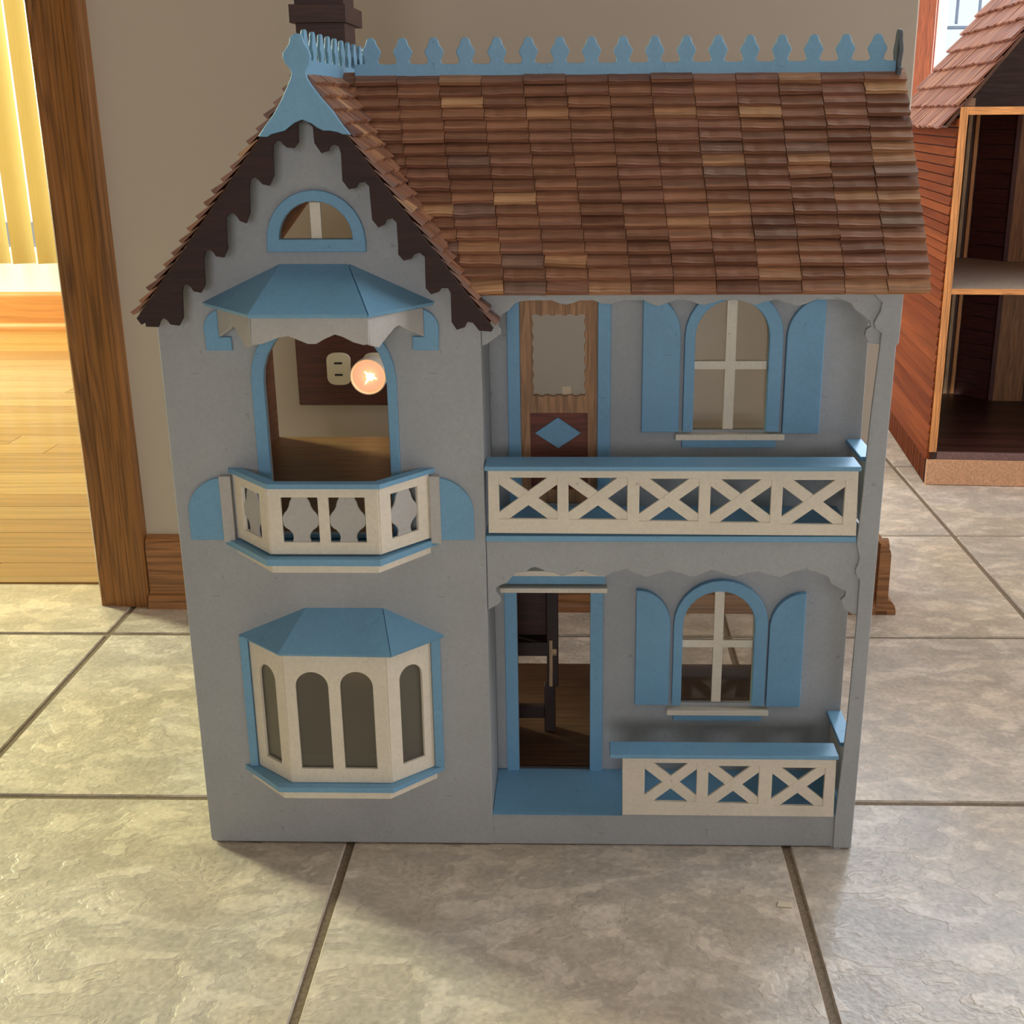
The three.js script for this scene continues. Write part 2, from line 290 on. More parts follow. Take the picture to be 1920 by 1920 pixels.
part('housing', new THREE.LatheGeometry([[0, 0], [0.0155, 0], [0.0172, 0.0015], [0.0184, 0.012], [0.0190, lz - 0.002], [0.0186, lz], [0.0172, lz - 0.0012], [0.0165, lz - 0.006], [0, lz - 0.006]].map(([x, y]) => new THREE.Vector2(x, y)), 40).rotateX(Math.PI / 2), M('#ebe2d3', 0.4), night);
part('lens', new THREE.LatheGeometry([[0, lz - 0.0042], [0.009, lz - 0.0046], [0.0166, lz - 0.0062]].map(([x, y]) => new THREE.Vector2(x, y)), 36).rotateX(Math.PI / 2), M('#c9a58e', 0.45, { emissive: '#ffc9a6', emissiveIntensity: 0.40 }), night);
{ // the lit filament shows as a ragged star
  const s = new THREE.Shape(), N = 14; const arm = [1.0, 0.45, 0.75, 0.4, 0.6, 0.38, 1.0, 0.42, 0.55, 0.4, 1.35, 0.42, 0.65, 0.45];
  for (let i = 0; i < N; i++) { const a = (i / N) * Math.PI * 2 - 0.35, r = 0.0078 * arm[i]; const x = 0.0015 + r * Math.cos(a) * 1.05, y = -0.0002 + r * Math.sin(a); if (i) s.lineTo(x, y); else s.moveTo(x, y); }
  part('filament', plate(s, lz - 0.0040, lz - 0.0036, 0), M('#ffffff', 0.5, { emissive: '#ffdf9c', emissiveIntensity: 3 }), night);
}
const lamp = new THREE.PointLight('#ffb070', 0.0012); lamp.position.set(lampAt[0], lampAt[1], lampAt[2] + lz + 0.006); lamp.shadow.radius = 0.5; lamp.castShadow = true; lamp.name = 'night_light_glow'; scene.add(lamp);

// ================================================================== the blue-trimmed dollhouse
const house = thing('dollhouse', 'grey painted two-storey dollhouse with blue trim and cedar shingle roof in the centre', 'dollhouse');
const W = 0.2145, XR = 0.4845, ZB = -0.268, ZF = -0.069, F1 = 0.0265, F2 = 0.2495, RX = 0.1115, RH = 0.5475;
// --- tower front
const towerOut = [[0.0025, 0.0014], [W, 0.0014], [W, 0.404], [RX, 0.541], [0, 0.398], [0, 0.0042], [0.0007, 0.0022]];
const bayHole = rect(0.0725, 0.1430, 0.074, 0.166), doorHole = arch(0.0688, 0.1512, F2, 0.3575), semiIn = arch(0.0862, 0.1338, 0.4500, 0.4500);
part('front_wall', plate(shape(towerOut, [bayHole, doorHole, semiIn]), -0.004, 0, 0.0004), grey, house);
part('inner_lining', plate(shape(towerOut.map(([x, y]) => [Math.min(W - 0.004, Math.max(0.004, x)), y - 0.004 + (y < 0.1 ? 0.008 : 0)]), [bayHole, doorHole, semiIn]), -0.0052, -0.0041, 0), ply, house);
part('side_wall', [bx(0, 0.0035, 0.0005, 0.400, ZB, -0.0041, 0.0004)], grey, house);
part('inner_lining', bx(0.0036, 0.0078, F1, 0.398, ZB, -0.0053), ply, house);
part('side_wall', bx(W - 0.004, W, 0.0005, 0.404, ZF, -0.0041, 0.0004), grey, house);
part('partition_wall', bx(W - 0.004, W - 0.001, F1, 0.404, -0.15, ZF - 0.004), ply, house);
// --- porch facade with two doors and two windows
const facade = rect(W, XR, 0.0005, 0.4135);
const d1 = rect(0.2318, 0.2880, F1, 0.1815), d2 = rect(0.2368, 0.2924, F2, 0.402), w1 = arch(0.3588, 0.4138, 0.0859, 0.1540), w2 = arch(0.3615, 0.4140, 0.3060, 0.3748);
part('porch_wall', plate(shape(facade, [d1, d2, w1, w2]), ZF - 0.004, ZF, 0.0003), grey, house);
part('inner_lining', plate(shape(rect(W, XR - 0.004, F1, 0.402), [d1, d2, w1, w2].map((h) => h)), ZF - 0.0052, ZF - 0.0041, 0), ply, house);
part('side_wall', bx(XR - 0.0035, XR, 0.0005, 0.4135, ZB, ZF - 0.004, 0.0004), grey, house);
part('inner_lining', bx(XR - 0.0046, XR - 0.0036, F1, 0.402, ZB, ZF - 0.006), ply, house);
// --- floors
part('lower_floor', bx(0.0047, XR - 0.0047, 0.0205, F1, ZB, ZF - 0.0001), plyFloor, house);
part('porch_floor_edge', bx(W + 0.0002, 0.3118, F1 - 0.0002, F1 + 0.0002, -0.0028, 0.0002, 0.0006), blue, house);
part('porch_floor', bx(W + 0.0002, XR - 0.001, 0.0215, F1 + 0.0002, ZF, -0.0026, 0.0006), blue, house);
part('upper_floor', [bx(0.0047, W - 0.0002, F2 - 0.005, F2, ZB, -0.0053), bx(W - 0.0002, XR - 0.0047, F2 - 0.005, F2, ZB, ZF - 0.0053)], upperFloor, house);
part('balcony_floor', bx(W + 0.0002, 0.4705, 0.2435, 0.2478, ZF, 0.0008, 0.0006), blue, house);
part('porch_ceiling', bx(W + 0.0002, XR - 0.004, 0.4095, 0.4130, ZF, -0.0045), grey, house);
part('attic_floor', bx(0.0047, XR - 0.0047, 0.4035, 0.4065, ZB + 0.01, ZF - 0.0055), ply, house);
part('base_board', bx(W - 0.0012, 0.4706, 0.0008, 0.0266, -0.0045, -0.0011, 0.0005), grey, house);
// --- porch fascia boards with scalloped edges
const valU = mm([[218.4, 381.2], [227.9, 388.1], [228.1, 391.4], [226.0, 393.8], [228.5, 400.6], [233.0, 403.4], [237.0, 407.8], [239.5, 409.0], [245.9, 410.1], [249.1, 412.1], [252.3, 413.3], [256.3, 412.1], [261.9, 409.7], [266.6, 407.7], [271.4, 407.1], [276.2, 408.4], [281.0, 410.4], [285.0, 411.0], [289.0, 409.6], [294.6, 407.6], [299.4, 407.3], [305.0, 408.8], [310.5, 410.7], [316.1, 411.9], [320.9, 410.3], [325.7, 407.5], [330.9, 405.9], [335.2, 407.5], [341.6, 409.8], [346.3, 410.4], [351.1, 409.4], [356.7, 407.4], [360.8, 406.5], [367.6, 408.4], [372.4, 410.3], [377.7, 411.8], [383.1, 409.8], [389.0, 407.8], [394.0, 406.4], [398.8, 408.3], [407.4, 410.2], [413.3, 408.2], [421.2, 405.8], [427.0, 407.2], [434.5, 410.6], [439.7, 412.7], [444.1, 412.0], [451.1, 409.1], [456.1, 407.2], [458.3, 403.7], [464.4, 399.3], [469.0, 395.9], [469.8, 392.5], [467.0, 390.5], [466.3, 386.6], [469.1, 381.6], [479, 380.1], [486, 384], [487, 417.5], [214.8, 419.5], [214.8, 380]]);
const valL = mm([[215.1, 191.7], [221.7, 195.5], [224.3, 198.3], [223.9, 201.5], [221.4, 204.8], [220.6, 207.1], [222.4, 209.8], [228.9, 212.2], [232.4, 216.8], [235.0, 219.6], [241.9, 220.5], [245.4, 223.2], [248.8, 224.2], [253.1, 222.4], [257.4, 220.5], [262.5, 219.6], [267.6, 217.4], [272.8, 218.8], [277.9, 220.6], [281.8, 222.0], [286.5, 219.7], [293.4, 217.9], [299.4, 217.9], [304.5, 220.7], [308.7, 221.2], [312.6, 223.0], [315.6, 220.7], [320.8, 218.9], [326.8, 216.6], [332.7, 218.9], [338.7, 220.3], [342.9, 221.7], [347.2, 220.4], [351.5, 219.5], [357.5, 216.7], [363.3, 218.4], [372.1, 222.4], [380.1, 219.7], [388.1, 217.3], [396.9, 219.7], [404.7, 221.2], [411.6, 218.6], [419.5, 216.8], [428.2, 221.0], [437.1, 223.1], [446.2, 220.5], [453.1, 217.5], [455.7, 212.1], [461.5, 209.1], [466.1, 206.7], [465.8, 203.1], [463.2, 200.0], [465.9, 193.3], [472.4, 189.0], [477, 190], [477, 243.4], [214.8, 243.6]]);
part('scalloped_fascia', plate(valU, -0.0045, -0.0012, 0.0004), grey, house);
part('scalloped_fascia', plate(valL, -0.0045, -0.0010, 0.0004), grey, house);
const postOut = mm([[469.5, 415.6], [471.3, 411.8], [475.4, 408.4], [474.8, 403.0], [471.1, 395.3], [472.3, 391.3], [476.5, 388.4], [476.1, 380.5], [473.6, 332.7], [471.8, 265.5], [470.8, 242.3], [473.4, 232.5], [472.6, 227.8], [471.1, 223.4], [472.1, 219.4], [474.6, 216.3], [474.9, 190.6], [473.6, 107.2], [470.0, 24.0], [470.3, 1.0], [483.6, 1.0], [484.6, 115.8], [485.2, 226.6], [486.6, 380.0], [488.2, 382.0], [488.8, 415.5]]);
part('porch_post', plate(postOut, -0.0010, 0.0016, 0.0004), grey, house);
part('porch_post_return', [bx(0.4805, 0.4842, 0.001, 0.4135, -0.016, -0.0048, 0.0004)], grey, house);
part('side_beam', bx(0.4805, 0.4842, 0.219, 0.2435, ZF, -0.0165, 0.0004), grey, house);
part('side_beam', bx(0.4805, 0.4842, 0.398, 0.4135, ZF, -0.0165, 0.0004), grey, house);
// --- railings with crossed braces
function railing(name, outer, panes, capBox, kind) {
  const g = sub(name, house);
  part('rail_frame', plate(shape(outer, panes.map((q) => rect(...q))), -0.0022, 0.0010, 0.0004), cream, g);
  for (const [x0, x1, y0, y1] of panes) for (const s of [0, 1]) {
    const th = Math.atan2(y1 - y0, x1 - x0), a = 0.0039 / Math.sin(th), c = 0.0039 / Math.cos(th), o = 0.0002;
    const b = plate(shape([[x0 - o, y0 - o], [x0 + a, y0 - o], [x1 + o, y1 - c], [x1 + o, y1 + o], [x1 - a, y1 + o], [x0 - o, y0 + c]].map(([x, y]) => [s ? x0 + x1 - x : x, y])), -0.0020 - s * 0.00015, 0.0004 - s * 0.0003, 0.0003);
    part('cross_brace', b, cream, g);
  }
  part('rail_cap', bx(...capBox, 0.0006), blue, g);
  return g;
}
const up = railing('balcony_railing', [[0.2168, 0.2500], [0.4700, 0.2484], [0.4685, 0.2957], [0.2172, 0.2957]], [[0.2246, 0.2645, 0.2603, 0.2899], [0.2722, 0.3124, 0.2600, 0.2898], [0.3207, 0.3612, 0.2590, 0.2892], [0.3692, 0.4103, 0.2580, 0.2888], [0.4182, 0.4602, 0.2568, 0.2884]], [0.2152, 0.4692, 0.2960, 0.2992, -0.0195, 0.0062]);
part('side_cap', bx(0.4735, 0.4850, 0.2960, 0.2992, ZF, -0.0196, 0.0006), blue, up);
part('side_frame', bx(0.4775, 0.4805, 0.2500, 0.2958, ZF, -0.0170, 0.0004), cream, up);
const lo = railing('porch_railing', [[0.3120, 0.0276], [0.4690, 0.0272], [0.4680, 0.0752], [0.3115, 0.0768]], [[0.3282, 0.3665, 0.0390, 0.0714], [0.3751, 0.4122, 0.0378, 0.0692], [0.4221, 0.4604, 0.0362, 0.0682]], [0.3022, 0.4690, 0.0766, 0.0797, -0.0165, 0.0042]);
part('side_cap', bx(0.4735, 0.4850, 0.0766, 0.0797, ZF, -0.0166, 0.0006), blue, lo);
part('side_frame', bx(0.4775, 0.4805, 0.0285, 0.0764, ZF, -0.0170, 0.0004), cream, lo);
// --- windows of the porch wall
function porchWindow(out, inn, ys, mx, my, sillY, sillX, apronX, ins, so) {
  const g = sub('window', house), z = ZF;
  part('window_frame', plate(shape(band(out, inn)), z, z + 0.0056, 0.0004), blue, g);
  const y1 = ins.top, [ix0, ix1] = ins.x;
  part('muntin', bx(mx - 0.0037, mx + 0.0037, ins.y0, y1, z - 0.0030, z - 0.0006, 0.0004), cream, g);
  part('muntin', bx(ix0 + 0.0003, ix1 - 0.0003, my - 0.0031, my + 0.0031, z - 0.0031, z - 0.0007, 0.0004), cream, g);
  part('pane', plate(inn, z - 0.0042, z - 0.0036, 0), acetate, g);
  part('window_sill', bx(sillX[0], sillX[1], sillY - 0.0041, sillY, z, z + 0.0085, 0.0005), cream, g);
  part('sill_apron', bx(apronX[0], apronX[1], sillY - 0.0105, sillY - 0.0042, z, z + 0.0048, 0.0005), blue, g);
  return g;
}
porchWindow(arch(0.3518, 0.4235, 0.0858, 0.1545), w1, 0, 0.3868, 0.1358, 0.0828, [0.3478, 0.4268], [0.3532, 0.4222], { x: [0.3588, 0.4138], y0: 0.0862, top: 0.1806 });
porchWindow(arch(0.3542, 0.4236, 0.3056, 0.3752), w2, 0, 0.3876, 0.3534, 0.3042, [0.3490, 0.4275], [0.3540, 0.4222], { x: [0.3615, 0.4140], y0: 0.3062, top: 0.4005 });
function shutter(x0, x1, y0, y1, high) {   // straight board, the top corner towards the window rounded off
  const w = x1 - x0, o = [[x0, y0], [x1, y0]], n = 10, r = w * 0.96, e = r * 1.12;
  if (high === 'left') for (let i = 0; i <= n; i++) { const a = (Math.PI / 2) * (i / n); o.push([x0 + (w - r) + r * Math.cos(a), y1 - e + e * Math.sin(a)]); }
  if (high === 'left') o.push([x0, y1]);
  if (high === 'right') { o.push([x1, y1]); for (let i = n; i >= 0; i--) { const a = Math.PI / 2 + (Math.PI / 2) * ((n - i) / n); o.push([x1 - (w - r) + r * Math.cos(a), y1 - e + e * Math.sin(a)]); } }
  part('shutter', plate(o, ZF, ZF + 0.0056, 0.0004), blue, house);
}
shutter(0.3230, 0.3493, 0.0862, 0.1822, 'left'); shutter(0.4250, 0.4513, 0.0852, 0.1800, 'right');
shutter(0.3244, 0.3512, 0.3056, 0.4050, 'left'); shutter(0.4262, 0.4525, 0.3046, 0.4020, 'right');
// --- open lower doorway
const dw = sub('lower_doorway', house);
part('jamb', bx(0.2222, 0.2318, F1, 0.1813, ZF, ZF + 0.0035, 0.0004), blue, dw);
part('jamb', bx(0.2880, 0.2978, F1, 0.1813, ZF, ZF + 0.0035, 0.0004), blue, dw);
part('lintel', bx(0.2195, 0.3008, 0.1814, 0.1853, ZF, ZF + 0.0095, 0.0005), cream, dw);
part('lintel_board', bx(0.2235, 0.2990, 0.1868, 0.1940, ZF, ZF + 0.0050, 0.0005), blue, dw);
part('lintel_cap', bx(0.2215, 0.3000, 0.1942, 0.1985, ZF, ZF + 0.0075, 0.0005), cream, dw);
// --- upper door
const ud = sub('upper_door', house);
part('jamb', bx(0.2278, 0.2366, F2 - 0.001, 0.4055, ZF, ZF + 0.0035, 0.0004), blue, ud);
part('jamb', bx(0.2926, 0.3018, F2 - 0.001, 0.4055, ZF, ZF + 0.0035, 0.0004), blue, ud);
part('lintel', bx(0.2230, 0.3060, 0.4030, 0.4062, ZF, ZF + 0.0060, 0.0004), cream, ud);
{ const o = [], x0 = 0.2458, x1 = 0.2834, y0 = 0.3312, y1 = 0.3898, n = 24, wv = (t) => 0.0007 * Math.sin(t * Math.PI * 2 * 4.5);
  for (let i = 0; i < n; i++) o.push([x0 + ((x1 - x0) * i) / n, y0 + wv(i / n)]);
  for (let i = 0; i < n; i++) o.push([x1 + wv(i / n * 1.4), y0 + ((y1 - y0) * i) / n]);
  for (let i = 0; i < n; i++) o.push([x1 - ((x1 - x0) * i) / n, y1 + wv(i / n)]);
  for (let i = 0; i < n; i++) o.push([x0 - wv(i / n * 1.4), y1 - ((y1 - y0) * i) / n]);
  part('door_leaf', uvm(plate(shape(rect(0.2369, 0.2923, F2 + 0.0005, 0.4015), [o, rect(0.2435, 0.2854, 0.2600, 0.3184)]), ZF - 0.0034, ZF - 0.0006, 0.0002), 0, 0, true), doorWood, ud);
  part('pane', plate(rect(0.2450, 0.2842, 0.3304, 0.3906), ZF - 0.0043, ZF - 0.0036, 0), acetate, ud);
  part('lower_panel', plate(rect(0.2430, 0.2860, 0.2595, 0.3189), ZF - 0.0042, ZF - 0.0026, 0), doorDark, ud);
  part('diamond_panel', plate([[0.2640, 0.2918], [0.2806, 0.3033], [0.2637, 0.3150], [0.2469, 0.3033]], ZF - 0.0026, ZF - 0.0004, 0.0003), blue, ud);
  part('paper_scrap', plate(rect(0.2671, 0.2735, 0.3318, 0.3376), ZF - 0.0036, ZF - 0.0034, 0), M('#d9c3a4', 0.8), ud); }
// --- tower: half-round gable window
const gw = sub('gable_window', house);
part('window_frame', plate(shape(arch(0.0780, 0.1420, 0.4420, 0.4488), [semiIn]), 0, 0.0030, 0.0004), blue, gw);
part('muntin', bx(0.1064, 0.1134, 0.4501, 0.4730, -0.0032, -0.0006, 0.0004), cream, gw);
part('pane', plate(semiIn, -0.0040, -0.0035, 0), acetate, gw);
// --- tower: arched balcony door with awning
const bd = sub('balcony_doorway', house);
part('door_frame', plate(shape(arch(0.0604, 0.1576, F2 - 0.003, 0.3575), [doorHole]), 0, 0.0032, 0.0004), blue, bd);
part('quarter_panel', plate((() => { const s = new THREE.Shape(); s.moveTo(0.0365, 0.2449); s.lineTo(0.0365, 0.2905); s.absellipse(0.0365, 0.2645, 0.0275, 0.026, Math.PI / 2, Math.PI, false); s.lineTo(0.0090, 0.2449); return s; })(), 0, 0.0026, 0.0004), blue, house);
part('quarter_panel', plate((() => { const s = new THREE.Shape(); s.moveTo(0.2068, 0.2452); s.lineTo(0.2068, 0.2645); s.absellipse(0.1793, 0.2645, 0.0275, 0.026, 0, Math.PI / 2, false); s.lineTo(0.1793, 0.2452); return s; })(), 0, 0.0026, 0.0004), blue, house);
const aw = sub('awning', house);
{ const E = [[0.0315, 0], [0.0750, 0.0530], [0.1502, 0.0536], [0.1850, 0]].map(([x, z]) => V(x, 0.4094, z)), t0 = V(0.0846, 0.4342, 0), t1 = V(0.1300, 0.4340, 0), t2 = V(0.1290, 0.4340, 0);
  part('roof_panel', quad(E[0], E[1], t0, t0.clone().add(V(-0.0005, -0.0003, 0)), 0.0026), blue, aw);
  part('roof_panel', quad(E[1].clone().add(V(0.0003, 0, 0)), E[2].clone().add(V(-0.0006, 0, 0)), t2, t0.clone().add(V(0.0003, 0, 0)), 0.0026), blue, aw);
  part('roof_panel', quad(E[2].clone().add(V(0.0002, 0, 0)), E[3], t1.clone().add(V(0.0004, 0, 0)), t1, 0.0026), blue, aw);
  const skirt = mm([[75.9, 408.6], [75.1, 389.8], [81.2, 390.4], [92.5, 394.4], [98.3, 395.4], [102.5, 393.7], [110.3, 390.4], [115.6, 390.4], [121.5, 393.7], [127.7, 396.3], [132.6, 394.7], [139.1, 391.3], [145.3, 389.6], [148.7, 390.3], [149.2, 408.6]]);
  part('skirt_panel', plate(skirt, 0.0460, 0.0485, 0.0004), greyLight, aw);
  const side = (L) => [[0, 0.4075], [0, 0.3895], [0.0085, 0.3865], [0.0150, 0.3910], [0.0245, 0.3968], [0.0285, 0.3980], [0.0325, 0.3960], [0.0400, 0.3925], [0.0470, 0.3900], [L, 0.3872], [L, 0.4062]];
  const pr = [0.1492, 0.0480], qr = [0.1776, 0.0030], pl = [0.0415, 0.0030], ql = [0.0758, 0.0480], L = lenOf(pr, qr);
  part('skirt_panel', onWall(plate(side(L), -0.0024, 0, 0.0004), pr, qr), greyLight, aw);
  part('skirt_panel', onWall(plate(side(L).map(([x, y]) => [L - x, y]).reverse(), -0.0024, 0, 0.0004), pl, ql), greyLight, aw);
  const br = (m) => { const s = [[0.1774, 0.4052], [0.1830, 0.4020], [0.1862, 0.3975], [0.1872, 0.3930], [0.1866, 0.3779], [0.1693, 0.3780], [0.1696, 0.3870], [0.1772, 0.3870]]; return m ? s.map(([x, y]) => [0.2188 - x, y]).reverse() : s; };
  part('side_bracket', plate(br(0), 0, 0.0026, 0.0004), blue, aw); part('side_bracket', plate(br(1), 0, 0.0026, 0.0004), blue, aw); }
// --- tower: three-sided balcony
const bal = sub('tower_balcony', house);
{ const tray = [[0.0325, 0], [0.0718, 0.0440], [0.1480, 0.0440], [0.1812, 0]], low = [[0.0400, 0], [0.0745, 0.0400], [0.1460, 0.0400], [0.1760, 0]], cap = [[0.0385, 0], [0.0745, 0.0400], [0.1492, 0.0400], [0.1808, 0], [0.1715, 0], [0.1448, 0.0325], [0.0785, 0.0325], [0.0478, 0]];
  part('tray', prism(tray, 0.2412, 0.2456), blue, bal); part('tray_moulding', prism(low, 0.2350, 0.2411), cream, bal);
  part('rail_cap', prism(cap, 0.2934, 0.2966), blue, bal);
  const f0 = [0.0733, 0.0375], f1 = [0.1478, 0.0375], l0 = [0.0420, 0.0024], r1 = [0.1775, 0.0024], y0 = 0.2470, y1 = 0.2933;
  const vase = (c, y0, y1, s = 1) => { const h = y1 - y0, pr = [[0, 0.0062], [0.05, 0.0060], [0.12, 0.0054], [0.20, 0.0060], [0.27, 0.0078], [0.33, 0.0104], [0.38, 0.0116], [0.44, 0.0119], [0.50, 0.0121], [0.57, 0.0119], [0.64, 0.0106], [0.70, 0.0088], [0.78, 0.0074], [0.88, 0.0066], [0.95, 0.0054], [1, 0.0050]]; return [...pr.map(([t, w]) => [c + w * s, y0 + t * h]), ...pr.slice().reverse().map(([t, w]) => [c - w * s, y0 + t * h])]; };
  const panel = (p, q, holes) => { const L = lenOf(p, q); part('panel', onWall(plate(shape(rect(0.0004, L - 0.0004, y0, y1), holes.map((h) => rect(...h))), -0.0028, 0, 0.0004), p, q), cream, bal); for (const h of holes) part('baluster', onWall(plate(vase((h[0] + h[1]) / 2, h[2] - 0.0006, h[3] + 0.0006, (h[1] - h[0]) / 0.0242), -0.0026, -0.0010, 0.0003), p, q), greyLight, bal); };
  panel(f0, f1, [[0.0095, 0.0338, 0.2556, 0.2868], [0.0410, 0.0650, 0.2556, 0.2868]]);
  const Ls = lenOf(l0, f0), Lr = lenOf(f1, r1);
  panel(l0, f0, [[0.0115, Ls - 0.0105, 0.2556, 0.2868]]); panel(f1, r1, [[0.0105, Lr - 0.0115, 0.2556, 0.2868]]);
  part('side_strip', bx(0.0328, 0.0408, 0.2442, 0.2918, 0, 0.0050, 0.0004), greyLight, bal); part('side_strip', bx(0.1772, 0.1842, 0.2436, 0.2918, 0, 0.0050, 0.0004), greyLight, bal); }
// --- tower: lower bay window
const bay = sub('bay_window', house);
{ const sill = [[0.0315, 0], [0.0645, 0.0332], [0.1467, 0.0332], [0.1800, 0]], under = [[0.0368, 0], [0.0670, 0.0300], [0.1440, 0.0300], [0.1745, 0]];
  part('sill', prism(sill, 0.0638, 0.0676), blue, bay); part('sill_moulding', prism(under, 0.0572, 0.0637), cream, bay);
  const f0 = [0.0722, 0.0262], f1 = [0.1450, 0.0262], l0 = [0.0425, 0.0010], r1 = [0.1735, 0.0010], y0 = 0.0678, y1 = 0.1722;
  const panel = (p, q, holes) => { const L = lenOf(p, q); part('panel', onWall(plate(shape(rect(0.0003, L - 0.0003, y0, y1), holes.map((h) => arch(...h))), -0.0026, 0, 0.0003), p, q), cream, bay); for (const h of holes) part('pane', onWall(plate(arch(h[0] - 0.001, h[1] + 0.001, h[2] - 0.001, h[3]), -0.0033, -0.0027, 0), p, q), frosted, bay); };
  panel(f0, f1, [[0.0080, 0.0310, 0.0790, 0.1438], [0.0394, 0.0626, 0.0792, 0.1440]]);
  const Ll = lenOf(l0, f0), Lr = lenOf(f1, r1);
  panel(l0, f0, [[0.0095, Ll - 0.0105, 0.0790, 0.1452]]); panel(f1, r1, [[0.0105, Lr - 0.0085, 0.0790, 0.1455]]);
  part('side_trim', bx(0.0362, 0.0422, 0.0677, 0.1720, 0, 0.0030, 0.0004), blue, bay); part('side_trim', bx(0.1738, 0.1800, 0.0677, 0.1720, 0, 0.0030, 0.0004), blue, bay);
  const E = [[0.0352, 0], [0.0714, 0.0330], [0.1503, 0.0350], [0.1838, 0]].map(([x, z]) => V(x, 0.1722, z)), a = V(0.0850, 0.1933, 0), b = V(0.1402, 0.1933, 0);
  part('roof_panel', quad(E[0], E[1], a, a.clone().add(V(-0.003, -0.0012, 0)), 0.0022), blue, bay);
  part('roof_panel', quad(E[1].clone().add(V(0.0002, 0, 0)), E[2].clone().add(V(-0.0003, 0, 0)), b.clone().add(V(-0.0003, 0, 0)), a.clone().add(V(0.0002, 0, 0)), 0.0022), blue, bay);
  part('roof_panel', quad(E[2].clone().add(V(0.0003, 0, 0)), E[3], b.clone().add(V(0.003, -0.0012, 0)), b.clone().add(V(0.0003, 0, 0)), 0.0022), blue, bay); }

// --- roofs: boards and single shingles
function slope(eave, ridge, along) {   // eave, ridge: points on the same rafter; along: unit vector along the eave; the frame is x along, y up the slope, z out
  const y = ridge.clone().sub(eave), len = y.length(); y.normalize(); const z = along.clone().cross(y);
  return { len, m: new THREE.Matrix4().makeBasis(along, y, z).setPosition(eave), q: new THREE.Quaternion().setFromRotationMatrix(new THREE.Matrix4().makeBasis(along, y, z)) };
}
function shingleVariant(w, h, tb, tt, s) {   // wedge-shaped shake: thick butt below, thin head above, the butt edge a little wavy
  const g = new THREE.BoxGeometry(w, h, 1, 4, 1, 1), p = g.attributes.position, wob = [0, 1, 2, 3, 4].map((i) => (hash(i, s, 3) - 0.5));
  for (let i = 0; i < p.count; i++) {
    const x = p.getX(i), y = p.getY(i), k = Math.round((x / w + 0.5) * 4), butt = y < 0;
    p.setZ(i, p.getZ(i) > 0 ? (butt ? tb * (1 + 0.35 * wob[k]) : tt) : (butt ? 0 : 0)); p.setY(i, y + h / 2 + (butt ? wob[(k + 2) % 5] * 0.0006 * (h / 0.017) : 0));
  }
  const n = g.toNonIndexed(); n.computeVertexNormals(); return uvm(n, hash(s, 1, 7), hash(s, 2, 7), true);
}
const shW = 0.0273, shH = 0.0155, variants = []; for (let i = 0; i < 8; i++) variants.push(shingleVariant(shW - 0.0004, shH, 0.0029, 0.0005, 100 + i));
const variantsFlat = variants.map((g) => { const c = g.clone(), p = c.attributes.position, uv = c.attributes.uv; for (let i = 0; i < p.count; i++) { const u = uv.getX(i); uv.setXY(i, uv.getY(i), u); } return c; });
function putShingle(parent, S, x, y, sx, tilt, kind, lift = 0, roll = 0, grainAlong = true) {
  const m = new THREE.Mesh((grainAlong ? variantsFlat : variants)[kind % 8], cedar[Math.floor(rnd() * rnd() * 7.99)]);
  m.name = 'shingle'; m.castShadow = m.receiveShadow = true;
  m.position.copy(V(x, y, lift + tilt * shH * 0.95 - 0.0012).applyMatrix4(S.m)); m.quaternion.copy(S.q).multiply(new THREE.Quaternion().setFromEuler(new THREE.Euler(-tilt, 0, roll))); m.scale.set(sx, Math.min(1, (S.len - y + 0.0036) / shH), 1); parent.add(m); return m;
}
const mainS = slope(V(0, 0.4165, 0.0080), V(0, 0.5518, -0.1050), V(1, 0, 0)), XE = 0.5040;
const valleyX = (s) => { const h = 0.4165 + (0.5518 - 0.4165) * (s / mainS.len); return W + 0.009 - ((h - 0.3975) / 0.1530) * 0.112; };
const mainRoof = sub('main_roof', house);
{ const L = mainS.len, bd = shape([[valleyX(0) + 0.006, 0.001], [XE - 0.002, 0.001], [XE - 0.002, L], [valleyX(L) + 0.004, L]]);
  part('roof_board', plate(bd, -0.0052, -0.0012, 0).applyMatrix4(mainS.m), attic, mainRoof);
  const back = slope(V(0, 0.4165, -0.2180), V(0, 0.5518, -0.1050), V(-1, 0, 0));
  part('roof_board', plate(rect(-XE + 0.002, -W - 0.004, 0.001, L), -0.0052, -0.0012, 0).applyMatrix4(back.m), attic, mainRoof);
  const bs = []; for (let r = 0; r < 17; r++) for (let c = 0; c < 10; c++) { const x = -XE + shW * (c + 0.5); if (x > -W - 0.02) continue; bs.push(variants[(r + c) % 8].clone().rotateX(-0.12).translate(x, r * 0.00985, 0.0004).applyMatrix4(back.m)); }
  part('rear_shingles', bs, cedar[0], mainRoof).userData.kind = 'stuff';
  const e = 0.00985;
  for (let r = 0; r < 18; r++) {
    const y = r * e - 0.0015, vx = valleyX(y + 0.004) - 0.001; let x = XE + rr(-0.0006, 0.0006) + (r % 2 ? 0 : 0.0004);
    const drift = r * 0.00012;
    while (x > vx + 0.003) { let x0 = x - shW - drift + 0.0; let w = x - x0; if (x0 < vx - 0.002) { x0 = vx - 0.002; w = x - x0; }
      const bottom = r === 0, odd = rnd();
      if (w > 0.004) putShingle(mainRoof, mainS, (x + x0) / 2, y + rr(-0.0007, 0.0007), w / shW, bottom ? 0.03 : 0.150 + rr(-0.025, 0.045) + (odd > 0.92 ? 0.06 : 0), Math.floor(rnd() * 8), bottom ? 0.0004 : -0.0002 + rr(0, 0.0004), rr(-0.018, 0.018) + (odd < 0.08 ? rr(-0.07, 0.07) : 0));
      x = x0; }
  } }
const towerRoof = sub('tower_roof', house);
